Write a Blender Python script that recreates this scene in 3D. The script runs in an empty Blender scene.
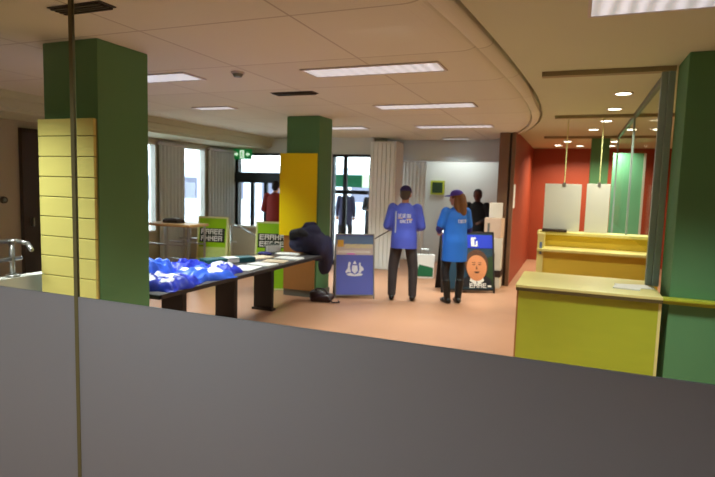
import bpy, bmesh, math, random
from mathutils import Vector, Matrix
from mathutils.bvhtree import BVHTree

SC = bpy.context.scene
COL = SC.collection
random.seed(7)
PI = math.pi
R = math.radians

# ------------------------------------------------------------------ materials
def lin(c):
    out = []
    for v in c:
        v /= 255.0
        out.append(v / 12.92 if v <= 0.04045 else ((v + 0.055) / 1.055) ** 2.4)
    return (*out, 1.0)

def mat(name, rgb, rough=0.6, metal=0.0, noise=0.0, scale=8.0, bump=0.0, emit=0.0, spec=0.4, stretch=None):
    m = bpy.data.materials.new(name); m.use_nodes = True
    nt = m.node_tree; b = nt.nodes['Principled BSDF']
    b.inputs['Base Color'].default_value = lin(rgb)
    b.inputs['Roughness'].default_value = rough
    b.inputs['Metallic'].default_value = metal
    b.inputs['Specular IOR Level'].default_value = spec
    if emit:
        b.inputs['Emission Color'].default_value = lin(rgb)
        b.inputs['Emission Strength'].default_value = emit
    if noise or bump:
        tc = nt.nodes.new('ShaderNodeTexCoord'); mp = nt.nodes.new('ShaderNodeMapping')
        nt.links.new(tc.outputs['Object'], mp.inputs['Vector'])
        if stretch: mp.inputs['Scale'].default_value = stretch
        n = nt.nodes.new('ShaderNodeTexNoise'); n.inputs['Scale'].default_value = scale
        n.inputs['Detail'].default_value = 5
        nt.links.new(mp.outputs[0], n.inputs['Vector'])
        if noise:
            mx = nt.nodes.new('ShaderNodeMix'); mx.data_type = 'RGBA'; mx.blend_type = 'MULTIPLY'
            rp = nt.nodes.new('ShaderNodeValToRGB')
            rp.color_ramp.elements[0].position = 0.3; rp.color_ramp.elements[1].position = 0.7
            d = 1 - noise
            rp.color_ramp.elements[0].color = (d, d, d, 1)
            nt.links.new(n.outputs['Fac'], rp.inputs['Fac'])
            mx.inputs['Factor'].default_value = 1.0
            mx.inputs['A'].default_value = lin(rgb)
            nt.links.new(rp.outputs['Color'], mx.inputs['B'])
            nt.links.new(mx.outputs['Result'], b.inputs['Base Color'])
        if bump:
            bp = nt.nodes.new('ShaderNodeBump'); bp.inputs['Strength'].default_value = bump
            bp.inputs['Distance'].default_value = 0.02
            nt.links.new(n.outputs['Fac'], bp.inputs['Height'])
            nt.links.new(bp.outputs['Normal'], b.inputs['Normal'])
    return m

def tile_mat():
    m = mat('ceiling_tiles', (222, 222, 208), 0.9)
    nt = m.node_tree; b = nt.nodes['Principled BSDF']
    tc = nt.nodes.new('ShaderNodeTexCoord'); mp = nt.nodes.new('ShaderNodeMapping')
    mp.inputs['Location'].default_value = (0.5, 0.35, 0)
    nt.links.new(tc.outputs['Object'], mp.inputs['Vector'])
    br = nt.nodes.new('ShaderNodeTexBrick'); br.offset = 0; br.squash = 1
    br.inputs['Scale'].default_value = 1.0
    br.inputs['Brick Width'].default_value = 1.16; br.inputs['Row Height'].default_value = 1.1
    br.inputs['Mortar Size'].default_value = 0.009; br.inputs['Mortar Smooth'].default_value = 0.3
    br.inputs['Color1'].default_value = lin((224, 224, 210)); br.inputs['Color2'].default_value = lin((218, 218, 204))
    br.inputs['Mortar'].default_value = lin((186, 182, 168))
    nt.links.new(mp.outputs[0], br.inputs['Vector']); nt.links.new(br.outputs['Color'], b.inputs['Base Color'])
    return m

def clear_glass(name, tint=(1, 1, 1, 1), fixed=None):
    m = bpy.data.materials.new(name); m.use_nodes = True; nt = m.node_tree
    nt.nodes.remove(nt.nodes['Principled BSDF'])
    out = nt.nodes['Material Output']
    t = nt.nodes.new('ShaderNodeBsdfTransparent'); t.inputs['Color'].default_value = tint
    g = nt.nodes.new('ShaderNodeBsdfGlossy'); g.inputs['Roughness'].default_value = 0.02
    fr = nt.nodes.new('ShaderNodeFresnel'); fr.inputs['IOR'].default_value = 1.18
    mx = nt.nodes.new('ShaderNodeMixShader')
    if fixed is None: nt.links.new(fr.outputs[0], mx.inputs[0])
    else: mx.inputs[0].default_value = fixed
    nt.links.new(t.outputs[0], mx.inputs[1]); nt.links.new(g.outputs[0], mx.inputs[2])
    nt.links.new(mx.outputs[0], out.inputs['Surface'])
    return m

def film_mat():
    m = bpy.data.materials.new('frosted_film'); m.use_nodes = True; nt = m.node_tree
    nt.nodes.remove(nt.nodes['Principled BSDF']); out = nt.nodes['Material Output']
    d = nt.nodes.new('ShaderNodeBsdfDiffuse'); d.inputs['Color'].default_value = lin((192, 195, 198))
    t = nt.nodes.new('ShaderNodeBsdfTranslucent'); t.inputs['Color'].default_value = lin((166, 168, 172))
    mx = nt.nodes.new('ShaderNodeMixShader'); mx.inputs[0].default_value = 0.55
    nt.links.new(d.outputs[0], mx.inputs[1]); nt.links.new(t.outputs[0], mx.inputs[2]); nt.links.new(mx.outputs[0], out.inputs['Surface'])
    return m

def diffuser_mat():
    m = bpy.data.materials.new('light_louvre'); m.use_nodes = True; nt = m.node_tree
    b = nt.nodes['Principled BSDF']; b.inputs['Base Color'].default_value = (0.7, 0.7, 0.75, 1)
    tc = nt.nodes.new('ShaderNodeTexCoord'); w = nt.nodes.new('ShaderNodeTexWave'); w.wave_type = 'BANDS'
    w.inputs['Scale'].default_value = 3.3; w.inputs['Distortion'].default_value = 2.0; w.inputs['Detail'].default_value = 2
    nt.links.new(tc.outputs['Object'], w.inputs['Vector'])
    rp = nt.nodes.new('ShaderNodeValToRGB')
    rp.color_ramp.elements[0].color = (0.42, 0.46, 0.50, 1); rp.color_ramp.elements[1].color = (0.92, 0.90, 1.0, 1)
    nt.links.new(w.outputs['Fac'], rp.inputs['Fac'])
    nt.links.new(rp.outputs['Color'], b.inputs['Emission Color']); b.inputs['Emission Strength'].default_value = 0.72
    return m

M = {}
M['tile'] = tile_mat()
M['plaster'] = mat('plaster_cream', (206, 210, 184), 0.85, noise=0.04, scale=2)
M['wall'] = mat('wall_beige', (190, 184, 160), 0.85, noise=0.05, scale=2)
M['white'] = mat('white_paint', (215, 215, 208), 0.7, noise=0.03, scale=3)
M['cool'] = mat('cool_white_paint', (226, 238, 242), 0.7, noise=0.03, scale=3)
M['floor'] = mat('orange_brown_vinyl', (168, 122, 94), 0.42, noise=0.10, scale=1.6, spec=0.35)
M['green'] = mat('green_paint', (92, 142, 94), 0.6, noise=0.05, scale=3)
M['teal'] = mat('teal_paint', (110, 178, 140), 0.6, noise=0.04, scale=3)
M['red'] = mat('red_orange_paint', (150, 58, 30), 0.55, noise=0.06, scale=2)
M['brown'] = mat('brown_door_frame', (122, 92, 72), 0.5, noise=0.08, scale=6)
M['dark_brown'] = mat('dark_brown', (50, 34, 28), 0.5, noise=0.1, scale=6)
M['slat'] = mat('pale_yellow_laminate', (222, 212, 122), 0.45, noise=0.05, scale=3, stretch=(1, 1, 6))
M['groove'] = mat('slat_groove', (150, 135, 75), 0.6, noise=0.05)
M['wood_tan'] = mat('tan_wood_panel', (170, 118, 62), 0.5, noise=0.15, scale=5, stretch=(8, 8, 1))
M['yellow'] = mat('yellow_sheet', (255, 226, 0), 0.5, noise=0.03, scale=3)
M['counter'] = mat('yellow_green_laminate', (176, 182, 50), 0.45, noise=0.06, scale=4, stretch=(1, 1, 5))
M['counter_gold'] = mat('golden_laminate', (222, 192, 72), 0.45, noise=0.06, scale=4, stretch=(1, 1, 5))
M['counter_top'] = mat('pale_yellow_worktop', (228, 216, 140), 0.35, noise=0.05, scale=4, stretch=(1, 6, 1))
M['edge'] = mat('dark_edge_band', (92, 78, 40), 0.5, noise=0.05)
M['steel'] = mat('brushed_steel', (176, 178, 176), 0.32, 0.9, noise=0.05, scale=20)
M['alu'] = mat('grey_aluminium', (120, 128, 122), 0.4, 0.6, noise=0.05, scale=20)
M['pale_alu'] = mat('pale_blue_grey_aluminium', (150, 168, 166), 0.4, 0.2, noise=0.05, scale=20)
M['olive_alu'] = mat('olive_glass_joint', (122, 117, 78), 0.4, 0.1, noise=0.05, scale=20)
M['track'] = mat('brown_track', (150, 138, 105), 0.6, noise=0.05)
M['black'] = mat('black_laminate', (30, 25, 27), 0.5, noise=0.1, scale=10)
M['dark_top'] = mat('dark_grey_table_top', (74, 70, 70), 0.5, noise=0.1, scale=10)
M['frame_dark'] = mat('dark_door_frame', (26, 32, 38), 0.45, 0.2, noise=0.05)
M['wood_top'] = mat('wooden_shelf_top', (190, 150, 96), 0.45, noise=0.12, scale=5, stretch=(1, 8, 8))
M['blue_bag'] = mat('shiny_blue_plastic', (34, 52, 180), 0.42, noise=0.15, scale=9, bump=0.3)
M['light_blue_bag'] = mat('lighter_blue_plastic', (48, 92, 208), 0.42, noise=0.12, scale=9, bump=0.3)
M['print'] = mat('white_print', (225, 225, 235), 0.5, noise=0.08, scale=30)
M['paper'] = mat('white_paper', (238, 238, 234), 0.7, noise=0.03, scale=10)
M['paper_warm'] = mat('cream_paper', (226, 206, 178), 0.7, noise=0.05, scale=10)
M['teal_card'] = mat('dark_teal_card', (14, 84, 92), 0.5, noise=0.06)
M['lime'] = mat('lime_green_corflute', (150, 205, 20), 0.45, noise=0.04)
M['pale_lime'] = mat('pale_lime_print', (196, 222, 130), 0.5, noise=0.1, scale=20)
M['pale_edge'] = mat('pale_yellow_frame', (222, 226, 160), 0.5, noise=0.04)
M['ink'] = mat('dark_ink', (28, 40, 24), 0.5, noise=0.04)
M['board_blue'] = mat('violet_blue_board', (92, 100, 180), 0.5, noise=0.04)
M['board_blue2'] = mat('grey_blue_board', (108, 136, 178), 0.5, noise=0.05)
M['pink_band'] = mat('pale_pink_band', (206, 190, 184), 0.5, noise=0.06, scale=25)
M['gold_print'] = mat('gold_print', (222, 172, 70), 0.5, noise=0.05)
M['yellow_print'] = mat('pale_yellow_print', (232, 226, 150), 0.5, noise=0.05)
M['magenta'] = mat('magenta_print', (222, 110, 205), 0.5, noise=0.05)
M['poster_blue'] = mat('poster_blue', (34, 60, 200), 0.5, noise=0.05)
M['poster_teal'] = mat('poster_dark_teal', (26, 62, 84), 0.5, noise=0.25, scale=6)
M['poster_green'] = mat('poster_dark_green', (40, 66, 34), 0.5, noise=0.3, scale=8)
M['poster_skin'] = mat('poster_skin_print', (222, 146, 98), 0.5, noise=0.08, scale=12)
M['poster_hair'] = mat('poster_hair_print', (92, 58, 40), 0.5, noise=0.1)
M['poster_suit'] = mat('poster_suit_print', (24, 24, 34), 0.5, noise=0.05)
M['skin'] = mat('skin_light', (206, 150, 120), 0.5, noise=0.04)
M['skin_dark'] = mat('skin_dark', (92, 54, 40), 0.5, noise=0.05)
M['hair_brown'] = mat('hair_light_brown', (128, 86, 50), 0.6, noise=0.3, scale=20, stretch=(6, 6, 1), bump=0.3)
M['hair_dark'] = mat('hair_dark', (36, 26, 24), 0.6, noise=0.3, scale=20, stretch=(6, 6, 1), bump=0.3)
M['hair_grey'] = mat('hair_grey_brown', (84, 74, 64), 0.6, noise=0.3, scale=20, stretch=(6, 6, 1), bump=0.3)
M['eye'] = mat('eye_dark', (24, 20, 18), 0.2, noise=0.02)
M['lip'] = mat('lips', (150, 78, 70), 0.5, noise=0.03)
M['jacket_blue'] = mat('violet_blue_jacket', (80, 96, 206), 0.6, noise=0.10, scale=5, bump=0.3)
M['tee_blue'] = mat('bright_blue_tunic', (36, 112, 216), 0.6, noise=0.12, scale=5, bump=0.3)
M['navy_sleeve'] = mat('navy_sleeve', (44, 40, 110), 0.7, noise=0.1, scale=6)
M['navy_cap'] = mat('navy_violet_cap', (46, 38, 110), 0.6, noise=0.06)
M['purple_cap'] = mat('purple_cap', (84, 62, 190), 0.6, noise=0.06)
M['trouser'] = mat('charcoal_trousers', (58, 52, 54), 0.8, noise=0.12, scale=8)
M['black_cloth'] = mat('black_cloth', (28, 27, 32), 0.8, noise=0.12, scale=8, bump=0.2)
M['navy_coat'] = mat('navy_coat', (34, 33, 66), 0.75, noise=0.2, scale=6, bump=0.4)
M['red_jumper'] = mat('dark_red_jumper', (150, 34, 30), 0.75, noise=0.12, scale=6, bump=0.2)
M['shoe'] = mat('black_shoes', (22, 20, 20), 0.4, noise=0.05)
M['leather'] = mat('dark_brown_leather', (48, 30, 34), 0.35, noise=0.15, scale=8, bump=0.2)
M['lanyard'] = mat('pale_strap', (190, 198, 214), 0.6, noise=0.05)
M['green_cloth'] = mat('green_cloth', (30, 110, 70), 0.7, noise=0.1)
M['carton_white'] = mat('white_carton', (214, 202, 184), 0.7, noise=0.06, scale=5)
M['carton_beige'] = mat('beige_carton', (206, 172, 146), 0.7, noise=0.08, scale=5)
M['carton_mark'] = mat('grey_carton_print', (104, 96, 88), 0.7, noise=0.1, scale=20)
M['exit_green'] = mat('exit_sign_green', (24, 140, 66), 0.4, emit=0.35)
M['exit_white'] = mat('exit_sign_white', (225, 255, 225), 0.4, emit=0.9)
M['curtain'] = mat('grey_vertical_blind', (206, 212, 212), 0.8, noise=0.08, scale=4)
M['white_curtain'] = mat('white_vertical_blind', (240, 242, 238), 0.8, noise=0.05, scale=4)
M['awning'] = mat('green_awning', (18, 120, 84), 0.6, noise=0.06)
M['pavement'] = mat('pale_pavement', (190, 190, 190), 0.8, noise=0.1, scale=2)
M['facade'] = mat('pale_facade', (190, 198, 210), 0.8, noise=0.05)
M['facade_dark'] = mat('facade_window_grey', (92, 94, 112), 0.5, noise=0.06)
M['screen_white'] = mat('white_screen_panel', (206, 208, 202), 0.5, noise=0.03)
M['light_frame'] = mat('light_frame_white', (205, 200, 200), 0.5, noise=0.03)
M['vent'] = mat('vent_dark', (52, 42, 36), 0.6, noise=0.05)
M['lamp'] = mat('downlight_lamp', (255, 250, 225), 0.4, emit=9.0)
M['glass'] = clear_glass('clear_glass', (0.97, 0.98, 0.965, 1))
M['thin_glass'] = clear_glass('thin_window_glass', (0.96, 0.98, 0.98, 1))
M['film'] = film_mat()
M['part_glass'] = clear_glass('partition_glass', (0.95, 0.98, 0.96, 1), fixed=0.05)
M['louvre'] = diffuser_mat()

# ------------------------------------------------------------------ mesh helpers
def link(o, parent=None):
    COL.objects.link(o)
    if parent is not None: o.parent = parent
    return o

def tag(o, label=None, cat=None, group=None, kind=None):
    if label: o['label'] = label
    if cat: o['category'] = cat
    if group: o['group'] = group
    if kind: o['kind'] = kind
    return o

def thing(name, label, cat, loc=(0, 0, 0), rz=0.0, group=None):
    o = bpy.data.objects.new(name, None); o.empty_display_size = 0.1
    link(o); o.location = loc; o.rotation_euler = (0, 0, rz)
    return tag(o, label, cat, group)

class MB:
    def __init__(self): self.bm = bmesh.new()
    def box(self, x0, x1, y0, y1, z0, z1, mtx=None, bev=0.0):
        t = bmesh.new()
        bmesh.ops.create_cube(t, size=1)
        for v in t.verts:
            v.co = Vector((x0 + (v.co.x + .5) * (x1 - x0), y0 + (v.co.y + .5) * (y1 - y0), z0 + (v.co.z + .5) * (z1 - z0)))
        if bev: bmesh.ops.bevel(t, geom=t.edges[:], offset=bev, segments=2, profile=0.5, affect='EDGES')
        return self._add(t, mtx)
    def _add(self, t, mtx=None):
        if mtx is not None: bmesh.ops.transform(t, matrix=mtx, verts=t.verts)
        me = bpy.data.meshes.new('t'); t.to_mesh(me); t.free(); self.bm.from_mesh(me); bpy.data.meshes.remove(me)
        return self
    def cyl(self, p0, p1, r0, r1=None, seg=14):
        p0 = Vector(p0); p1 = Vector(p1); d = p1 - p0
        t = bmesh.new()
        bmesh.ops.create_cone(t, cap_ends=True, segments=seg, radius1=r0, radius2=r0 if r1 is None else r1, depth=d.length)
        q = d.to_track_quat('Z', 'Y').to_matrix().to_4x4()
        return self._add(t, Matrix.Translation((p0 + p1) / 2) @ q)
    def ell(self, c, r, mtx=None, seg=16):
        t = bmesh.new(); bmesh.ops.create_uvsphere(t, u_segments=seg, v_segments=max(8, seg // 2 + 2), radius=1)
        m = Matrix.Translation(Vector(c)) @ (mtx or Matrix.Identity(4)) @ Matrix.Diagonal((*r, 1))
        return self._add(t, m)
    def cap(self, p0, p1, r0, r1, seg=12):
        self.cyl(p0, p1, r0, r1, seg); self.ell(p0, (r0,) * 3, seg=seg); self.ell(p1, (r1,) * 3, seg=seg)
        return self
    def chain(self, pts, rad, seg=12):
        for i in range(len(pts) - 1): self.cap(pts[i], pts[i + 1], rad[i], rad[i + 1], seg)
        return self
    def tube(self, pts, r, seg=10):
        return self.chain(pts, [r] * len(pts), seg)
    def loft(self, rings, seg=24):
        t = bmesh.new(); prev = None; first = None
        for (z, cx, cy, rx, ry) in rings:
            vs = [t.verts.new((cx + rx * math.cos(2 * PI * i / seg), cy + ry * math.sin(2 * PI * i / seg), z)) for i in range(seg)]
            if prev:
                for i in range(seg): t.faces.new((prev[i], prev[(i + 1) % seg], vs[(i + 1) % seg], vs[i]))
            else: first = vs
            prev = vs
        t.faces.new(first[::-1]); t.faces.new(prev)
        bmesh.ops.recalc_face_normals(t, faces=t.faces)
        return self._add(t)
    def prism(self, poly, y0, y1, mtx=None):       # polygon in xz, extruded along y
        t = bmesh.new()
        a = [t.verts.new((x, y0, z)) for x, z in poly]; b = [t.verts.new((x, y1, z)) for x, z in poly]
        n = len(poly); t.faces.new(a); t.faces.new(b[::-1])
        for i in range(n): t.faces.new((a[i], b[i], b[(i + 1) % n], a[(i + 1) % n]))
        bmesh.ops.recalc_face_normals(t, faces=t.faces)
        return self._add(t, mtx)
    def slab(self, poly, z0, z1):                  # polygon in xy, extruded along z
        t = bmesh.new()
        a = [t.verts.new((x, y, z0)) for x, y in poly]; b = [t.verts.new((x, y, z1)) for x, y in poly]
        n = len(poly); t.faces.new(a[::-1]); t.faces.new(b)
        for i in range(n): t.faces.new((a[i], a[(i + 1) % n], b[(i + 1) % n], b[i]))
        bmesh.ops.recalc_face_normals(t, faces=t.faces)
        return self._add(t)
    def build(self, name, m, parent=None, smooth=False):
        me = bpy.data.meshes.new(name); self.bm.to_mesh(me); self.bm.free()
        if m is not None: me.materials.append(m)
        if smooth:
            for p in me.polygons: p.use_smooth = True
        return link(bpy.data.objects.new(name, me), parent)
    def fuse(self, name, m, parent=None, voxel=0.01, smooth=4, cut=None):
        """one continuous surface from overlapping volumes"""
        me = bpy.data.meshes.new(name); self.bm.to_mesh(me); self.bm.free()
        o = bpy.data.objects.new(name, me); COL.objects.link(o)
        rm = o.modifiers.new('r', 'REMESH'); rm.mode = 'VOXEL'; rm.voxel_size = voxel
        if smooth:
            s = o.modifiers.new('s', 'SMOOTH'); s.factor = 0.5; s.iterations = smooth
        dg = bpy.context.evaluated_depsgraph_get(); dg.update()
        ne = bpy.data.meshes.new_from_object(o.evaluated_get(dg)); ne.name = name
        bpy.data.objects.remove(o); bpy.data.meshes.remove(me)
        ne.materials.clear(); ne.materials.append(m)
        if cut is not None:
            b = bmesh.new(); b.from_mesh(ne)
            for co, no in cut:
                g = b.verts[:] + b.edges[:] + b.faces[:]
                r = bmesh.ops.bisect_plane(b, geom=g, plane_co=co, plane_no=no, clear_outer=True)
                ed = [e for e in r['geom_cut'] if isinstance(e, bmesh.types.BMEdge)]
                bmesh.ops.holes_fill(b, edges=ed)
            b.to_mesh(ne); b.free()
        for p in ne.polygons: p.use_smooth = True
        return link(bpy.data.objects.new(name, ne), parent)

def struct(o): o['kind'] = 'structure'; return o

def glyphs(mb, x0, z0, w, h, n, y, seed, t=0.002, fill=1.0):
    """a row of n letter-like shapes on the plane y (front towards -y)"""
    rn = random.Random(seed); cw = w / n; s = cw * 0.2
    for i in range(n):
        a = x0 + i * cw + cw * 0.08; b = x0 + (i + 1) * cw - cw * 0.08
        k = rn.randrange(4)
        mb.box(a, a + s, y - t, y, z0, z0 + h)
        if k != 1: mb.box(b - s, b, y - t, y, z0, z0 + h * (1 if k else .6))
        if k != 2: mb.box(a + s, b - (s if k != 1 else 0), y - t, y, z0 + h - s, z0 + h)
        if k in (0, 1): mb.box(a + s, b - (s if k != 1 else 0), y - t, y, z0, z0 + s)
        if k in (1, 2, 3): mb.box(a + s, b - (s if k != 1 else 0), y - t, y, z0 + h * .45, z0 + h * .45 + s)

def grid_wall(mb, axis, c0, c1, u0, u1, z0, z1, holes):
    """a wall slab between c0..c1 on its axis; u along it; rectangular openings (ua, ub, za, zb)"""
    us = sorted({u0, u1, *[h[0] for h in holes], *[h[1] for h in holes]})
    zs = sorted({z0, z1, *[h[2] for h in holes], *[h[3] for h in holes]})
    for a, b in zip(us, us[1:]):
        for c, d in zip(zs, zs[1:]):
            um, zm = (a + b) / 2, (c + d) / 2
            if any(h[0] < um < h[1] and h[2] < zm < h[3] for h in holes): continue
            if axis == 'x': mb.box(c0, c1, a, b, c, d)
            else: mb.box(a, b, c0, c1, c, d)

# ------------------------------------------------------------------ camera
def make_camera():
    yaw, pitch, roll = 0.38, 0.0957, 0.029
    f = Vector((-math.sin(yaw) * math.cos(pitch), math.cos(yaw) * math.cos(pitch), -math.sin(pitch)))
    rt = Vector((math.cos(yaw), math.sin(yaw), 0)); up = rt.cross(f)
    r2 = math.cos(roll) * rt + math.sin(roll) * up; u2 = -math.sin(roll) * rt + math.cos(roll) * up
    cd = bpy.data.cameras.new('camera'); cd.sensor_width = 36; cd.lens = 540 * 36 / 715; cd.clip_start = 0.05; cd.clip_end = 200
    cam = bpy.data.objects.new('camera', cd); COL.objects.link(cam)
    mw = Matrix((( r2.x, u2.x, -f.x, 0), (r2.y, u2.y, -f.y, 0), (r2.z, u2.z, -f.z, 1.68), (0, 0, 0, 1)))
    cam.matrix_world = mw
    cd.dof.use_dof = True; cd.dof.focus_distance = 2.6; cd.dof.aperture_fstop = 3.2
    SC.camera = cam
make_camera()

# ------------------------------------------------------------------ the setting
CZ = 2.69
m = MB(); m.box(-7.4, 3.2, -2.6, 14.2, -0.08, 0); struct(m.build('floor', M['floor']))

# tiled ceiling with its curved right edge, two rounded rings stepping up to the plaster
edge = [(-0.95, -2.5), (-0.92, 1.0), (-0.80, 2.2), (-0.71, 3.0), (-0.62, 4.0), (-0.55, 5.0), (-0.50, 6.0), (-0.485, 6.9), (-0.51, 7.8), (-0.60, 8.7), (-0.78, 9.6), (-1.02, 10.4), (-1.40, 11.2)]
def smooth_poly(p, n=4):
    out = []
    for i in range(len(p) - 1):
        a = Vector(p[max(0, i - 1)]); b = Vector(p[i]); c = Vector(p[i + 1]); d = Vector(p[min(len(p) - 1, i + 2)])
        for k in range(n):
            t = k / n
            out.append(0.5 * ((2 * b) + (c - a) * t + (2 * a - 5 * b + 4 * c - d) * t * t + (3 * b - a - 3 * c + d) * t ** 3))
    out.append(Vector(p[-1])); return out
E1 = smooth_poly(edge)
def offset(poly, d):
    out = []
    for i, p in enumerate(poly):
        a = poly[max(0, i - 1)]; b = poly[min(len(poly) - 1, i + 1)]; t = (b - a).normalized()
        out.append(p + Vector((t.y, -t.x)) * d)
    return out
EN = offset(E1, -0.24)
m = MB(); m.slab([(p.x, p.y) for p in EN] + [(-6.25, 11.2), (-6.25, -2.5)], CZ, CZ + 0.03)
struct(m.build('ceiling', M['tile']))
def ring(d0, z0, d1, z1):
    bm = bmesh.new(); A = []
    prof = []
    for k in range(7):
        a = k / 6 * PI / 2
        prof.append((d0 + (d1 - d0) * math.sin(a), z0 + (z1 - z0) * (1 - math.cos(a))))
    prof.append((d1, z1 + 0.06)); prof.append((d0, z1 + 0.06))
    rows = []
    for d, z in prof: rows.append([bm.verts.new((p.x, p.y, z)) for p in offset(E1, d)])
    n = len(E1)
    for a, b in zip(rows, rows[1:] + rows[:1]):
        for i in range(n - 1): bm.faces.new((a[i], a[i + 1], b[i + 1], b[i]))
    bmesh.ops.recalc_face_normals(bm, faces=bm.faces)
    m = MB(); m.bm.free(); m.bm = bm
    return m
struct(ring(-0.25, CZ, -0.12, CZ + 0.035).build('trim_1', M['tile']))
m = MB(); m.slab([(p.x, p.y) for p in offset(E1, .3)] + [(p.x, p.y) for p in reversed(offset(E1, -.3))], CZ + .14, CZ + .16); struct(m.build('trim_16', M['tile']))
struct(ring(-0.105, CZ + 0.010, 0.0, CZ + 0.05).build('trim_2', M['tile']))
m = MB(); m.slab([(p.x, p.y) for p in offset(E1, .03)] + [(-1.1, 14.1), (3.2, 14.1), (3.2, -2.6), (-0.9, -2.6)], CZ + 0.045, CZ + 0.12)
struct(m.build('ceiling_right', M['plaster']))
m = MB(); m.box(-3.95, -0.6, 11.15, 14.2, 2.76, 2.84); struct(m.build('ceiling_rear', M['cool']))
# unseen slab and sides added above the ceilings to stop sky light leaking
m = MB(); m.box(-7.6, 3.4, -2.9, 14.4, 2.96, 3.05)
m.box(-7.6, -7.38, -2.9, 14.4, 2.5, 2.97); m.box(3.18, 3.4, -2.9, 14.4, 2.6, 2.97); m.box(-7.6, 3.4, -2.9, -2.68, 2.6, 2.97); m.box(-3.9, 3.4, 14.12, 14.4, 2.6, 2.97); m.box(-7.6, -3.7, 10.62, 10.8, 2.40, 2.97)
struct(m.build('ceiling_sky_shield', M['plaster']))
# left bulkhead (two steps) and soffit over the windows
m = MB(); m.box(-6.33, -6.25, -2.5, 11.2, 2.60, CZ + 0.03); m.box(-6.42, -6.30, -2.5, 11.2, 2.50, 2.64); m.box(-7.4, -6.38, -2.5, 11.2, 2.46, 2.56)
struct(m.build('trim_3', M['plaster']))
# far bulkhead over the opening to the back room
m = MB(); m.box(-3.65, -1.1, 11.2, 11.45, 2.26, 2.80); struct(m.build('trim_4', M['cool']))

# left wall with windows
WX0, WX1 = -7.40, -7.25
LW = [(6.7, 7.98, 0.72, 2.38), (8.70, 9.42, 0.72, 2.38)]
m = MB(); grid_wall(m, 'x', WX0, WX1, -2.6, 10.6, 0, 2.56, LW); struct(m.build('wall_left', M['wall']))
for i, (a, b, c, d) in enumerate(LW):
    m = MB(); f = 0.04
    m.box(WX0 + .02, WX1 + .01, a, a + f, c, d); m.box(WX0 + .02, WX1 + .01, b - f, b, c, d)
    m.box(WX0 + .02, WX1 + .01, a, b, c, c + f); m.box(WX0 + .02, WX1 + .01, a, b, d - f, d)
    w = struct(m.build(f'window_{i + 1}', M['white']))
    m = MB(); m.box(WX0 + .06, WX0 + .07, a + f, b - f, c + f, d - f); m.build('pane', M['thin_glass'], w)
# entrance wall
EY0, EY1 = 10.5, 10.66
EN_H = [(-7.22, -5.05 - .1, 0, 2.36), (-4.80, -3.93, 0, 2.34)]
m = MB(); grid_wall(m, 'y', EY0, EY1, -7.4, -3.9, 0, 2.86, EN_H); struct(m.build('wall_front', M['white']))
m = MB(); m.box(-3.93, -3.38, 10.42, 10.9, 0, 2.6); 
for k in range(6): m.box(-3.92 + k * .09, -3.86 + k * .09, 10.40, 10.43, 0.02, 2.58)
struct(m.build('wall_pier', M['white_curtain']))
m = MB(); m.box(-3.75, -1.1, 12.2, 12.35, 0, 2.8); struct(m.build('wall_back', M['white']))
m = MB(); m.box(-3.75, -1.15, 12.17, 12.2, 0, 0.09); struct(m.build('baseboard_back', M['white']))
m = MB(); grid_wall(m, 'x', -3.9, -3.75, 10.9, 12.3, 0, 2.8, [(11.0, 12.1, .1, 2.2)]); struct(m.build('wall_recess', M['cool']))
# red side wall with its brown end, back wall of the service area
m = MB(); m.box(-1.20, -1.02, 9.84, 14.1, 0, 2.80); struct(m.build('wall_side', M['red']))
m = MB(); m.box(-1.28, -1.11, 9.76, 9.84, 0, 2.73); m.box(-1.07, -1.01, 9.77, 9.85, 0, 2.73); struct(m.build('trim_5', M['brown']))
m = MB(); m.box(-1.12, -1.05, 9.80, 9.83, 0, 2.73); struct(m.build('trim_6', M['dark_brown']))
m = MB(); m.box(-1.1, 3.2, 14.0, 14.15, 0, 2.80); struct(m.build('wall_end', M['red']))
m = MB(); m.box(0.68, 1.24, 12.4, 12.55, 0, 2.52); struct(m.build('wall_divider', M['teal']))
m = MB(); m.box(1.24, 1.28, 12.38, 12.57, 0, 2.52); struct(m.build('trim_7', M['screen_white']))
m = MB(); m.box(3.1, 3.25, -2.6, 14.1, 0, 2.80); struct(m.build('wall_right', M['red']))
m = MB(); m.box(-7.4, 3.2, -2.7, -2.55, 0, 2.80); struct(m.build('wall_behind', M['wall']))
# low ramp wall in front of the entrance
m = MB(); m.box(-7.25, -5.1, 9.30, 9.45, 0, 0.78); m.box(-7.25, -5.06, 9.27, 9.48, 0.78, 0.82); struct(m.build('wall_ramp', M['wall']))
# dark door on the left wall
d1 = MB(); d1.box(-7.25, -7.18, 5.30, 5.36, 0, 2.36); d1.box(-7.25, -7.18, 6.1, 6.16, 0, 2.36); d1.box(-7.25, -7.18, 5.30, 6.16, 2.30, 2.36)
door = struct(d1.build('door_1', M['dark_brown']))
m = MB(); m.box(-7.25, -7.21, 5.36, 6.1, 0, 2.30); m.build('door_leaf', M['dark_brown'], door)
m = MB(); m.box(-7.21, -7.15, 5.42, 5.44, 0.98, 1.1); m.build('door_handle', M['steel'], door)

# glass partition in front of the camera
GY = 1.92
def pane(n, x0, x1):
    m = MB(); m.box(x0, x1, GY, GY + 0.010, 1.1, CZ)
    w = struct(m.build(f'window_{n}', M['glass']))
    m = MB(); m.box(x0, x1, GY, GY + 0.010, 0.0, 1.1); m.build('frosted_film', M['film'], w)
pane(3, -7.25, -2.262); pane(4, -2.238, 3.1)
m = MB(); m.box(-2.262, -2.238, GY - .002, GY + 0.012, 0, CZ); struct(m.build('trim_8', M['olive_alu']))

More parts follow.
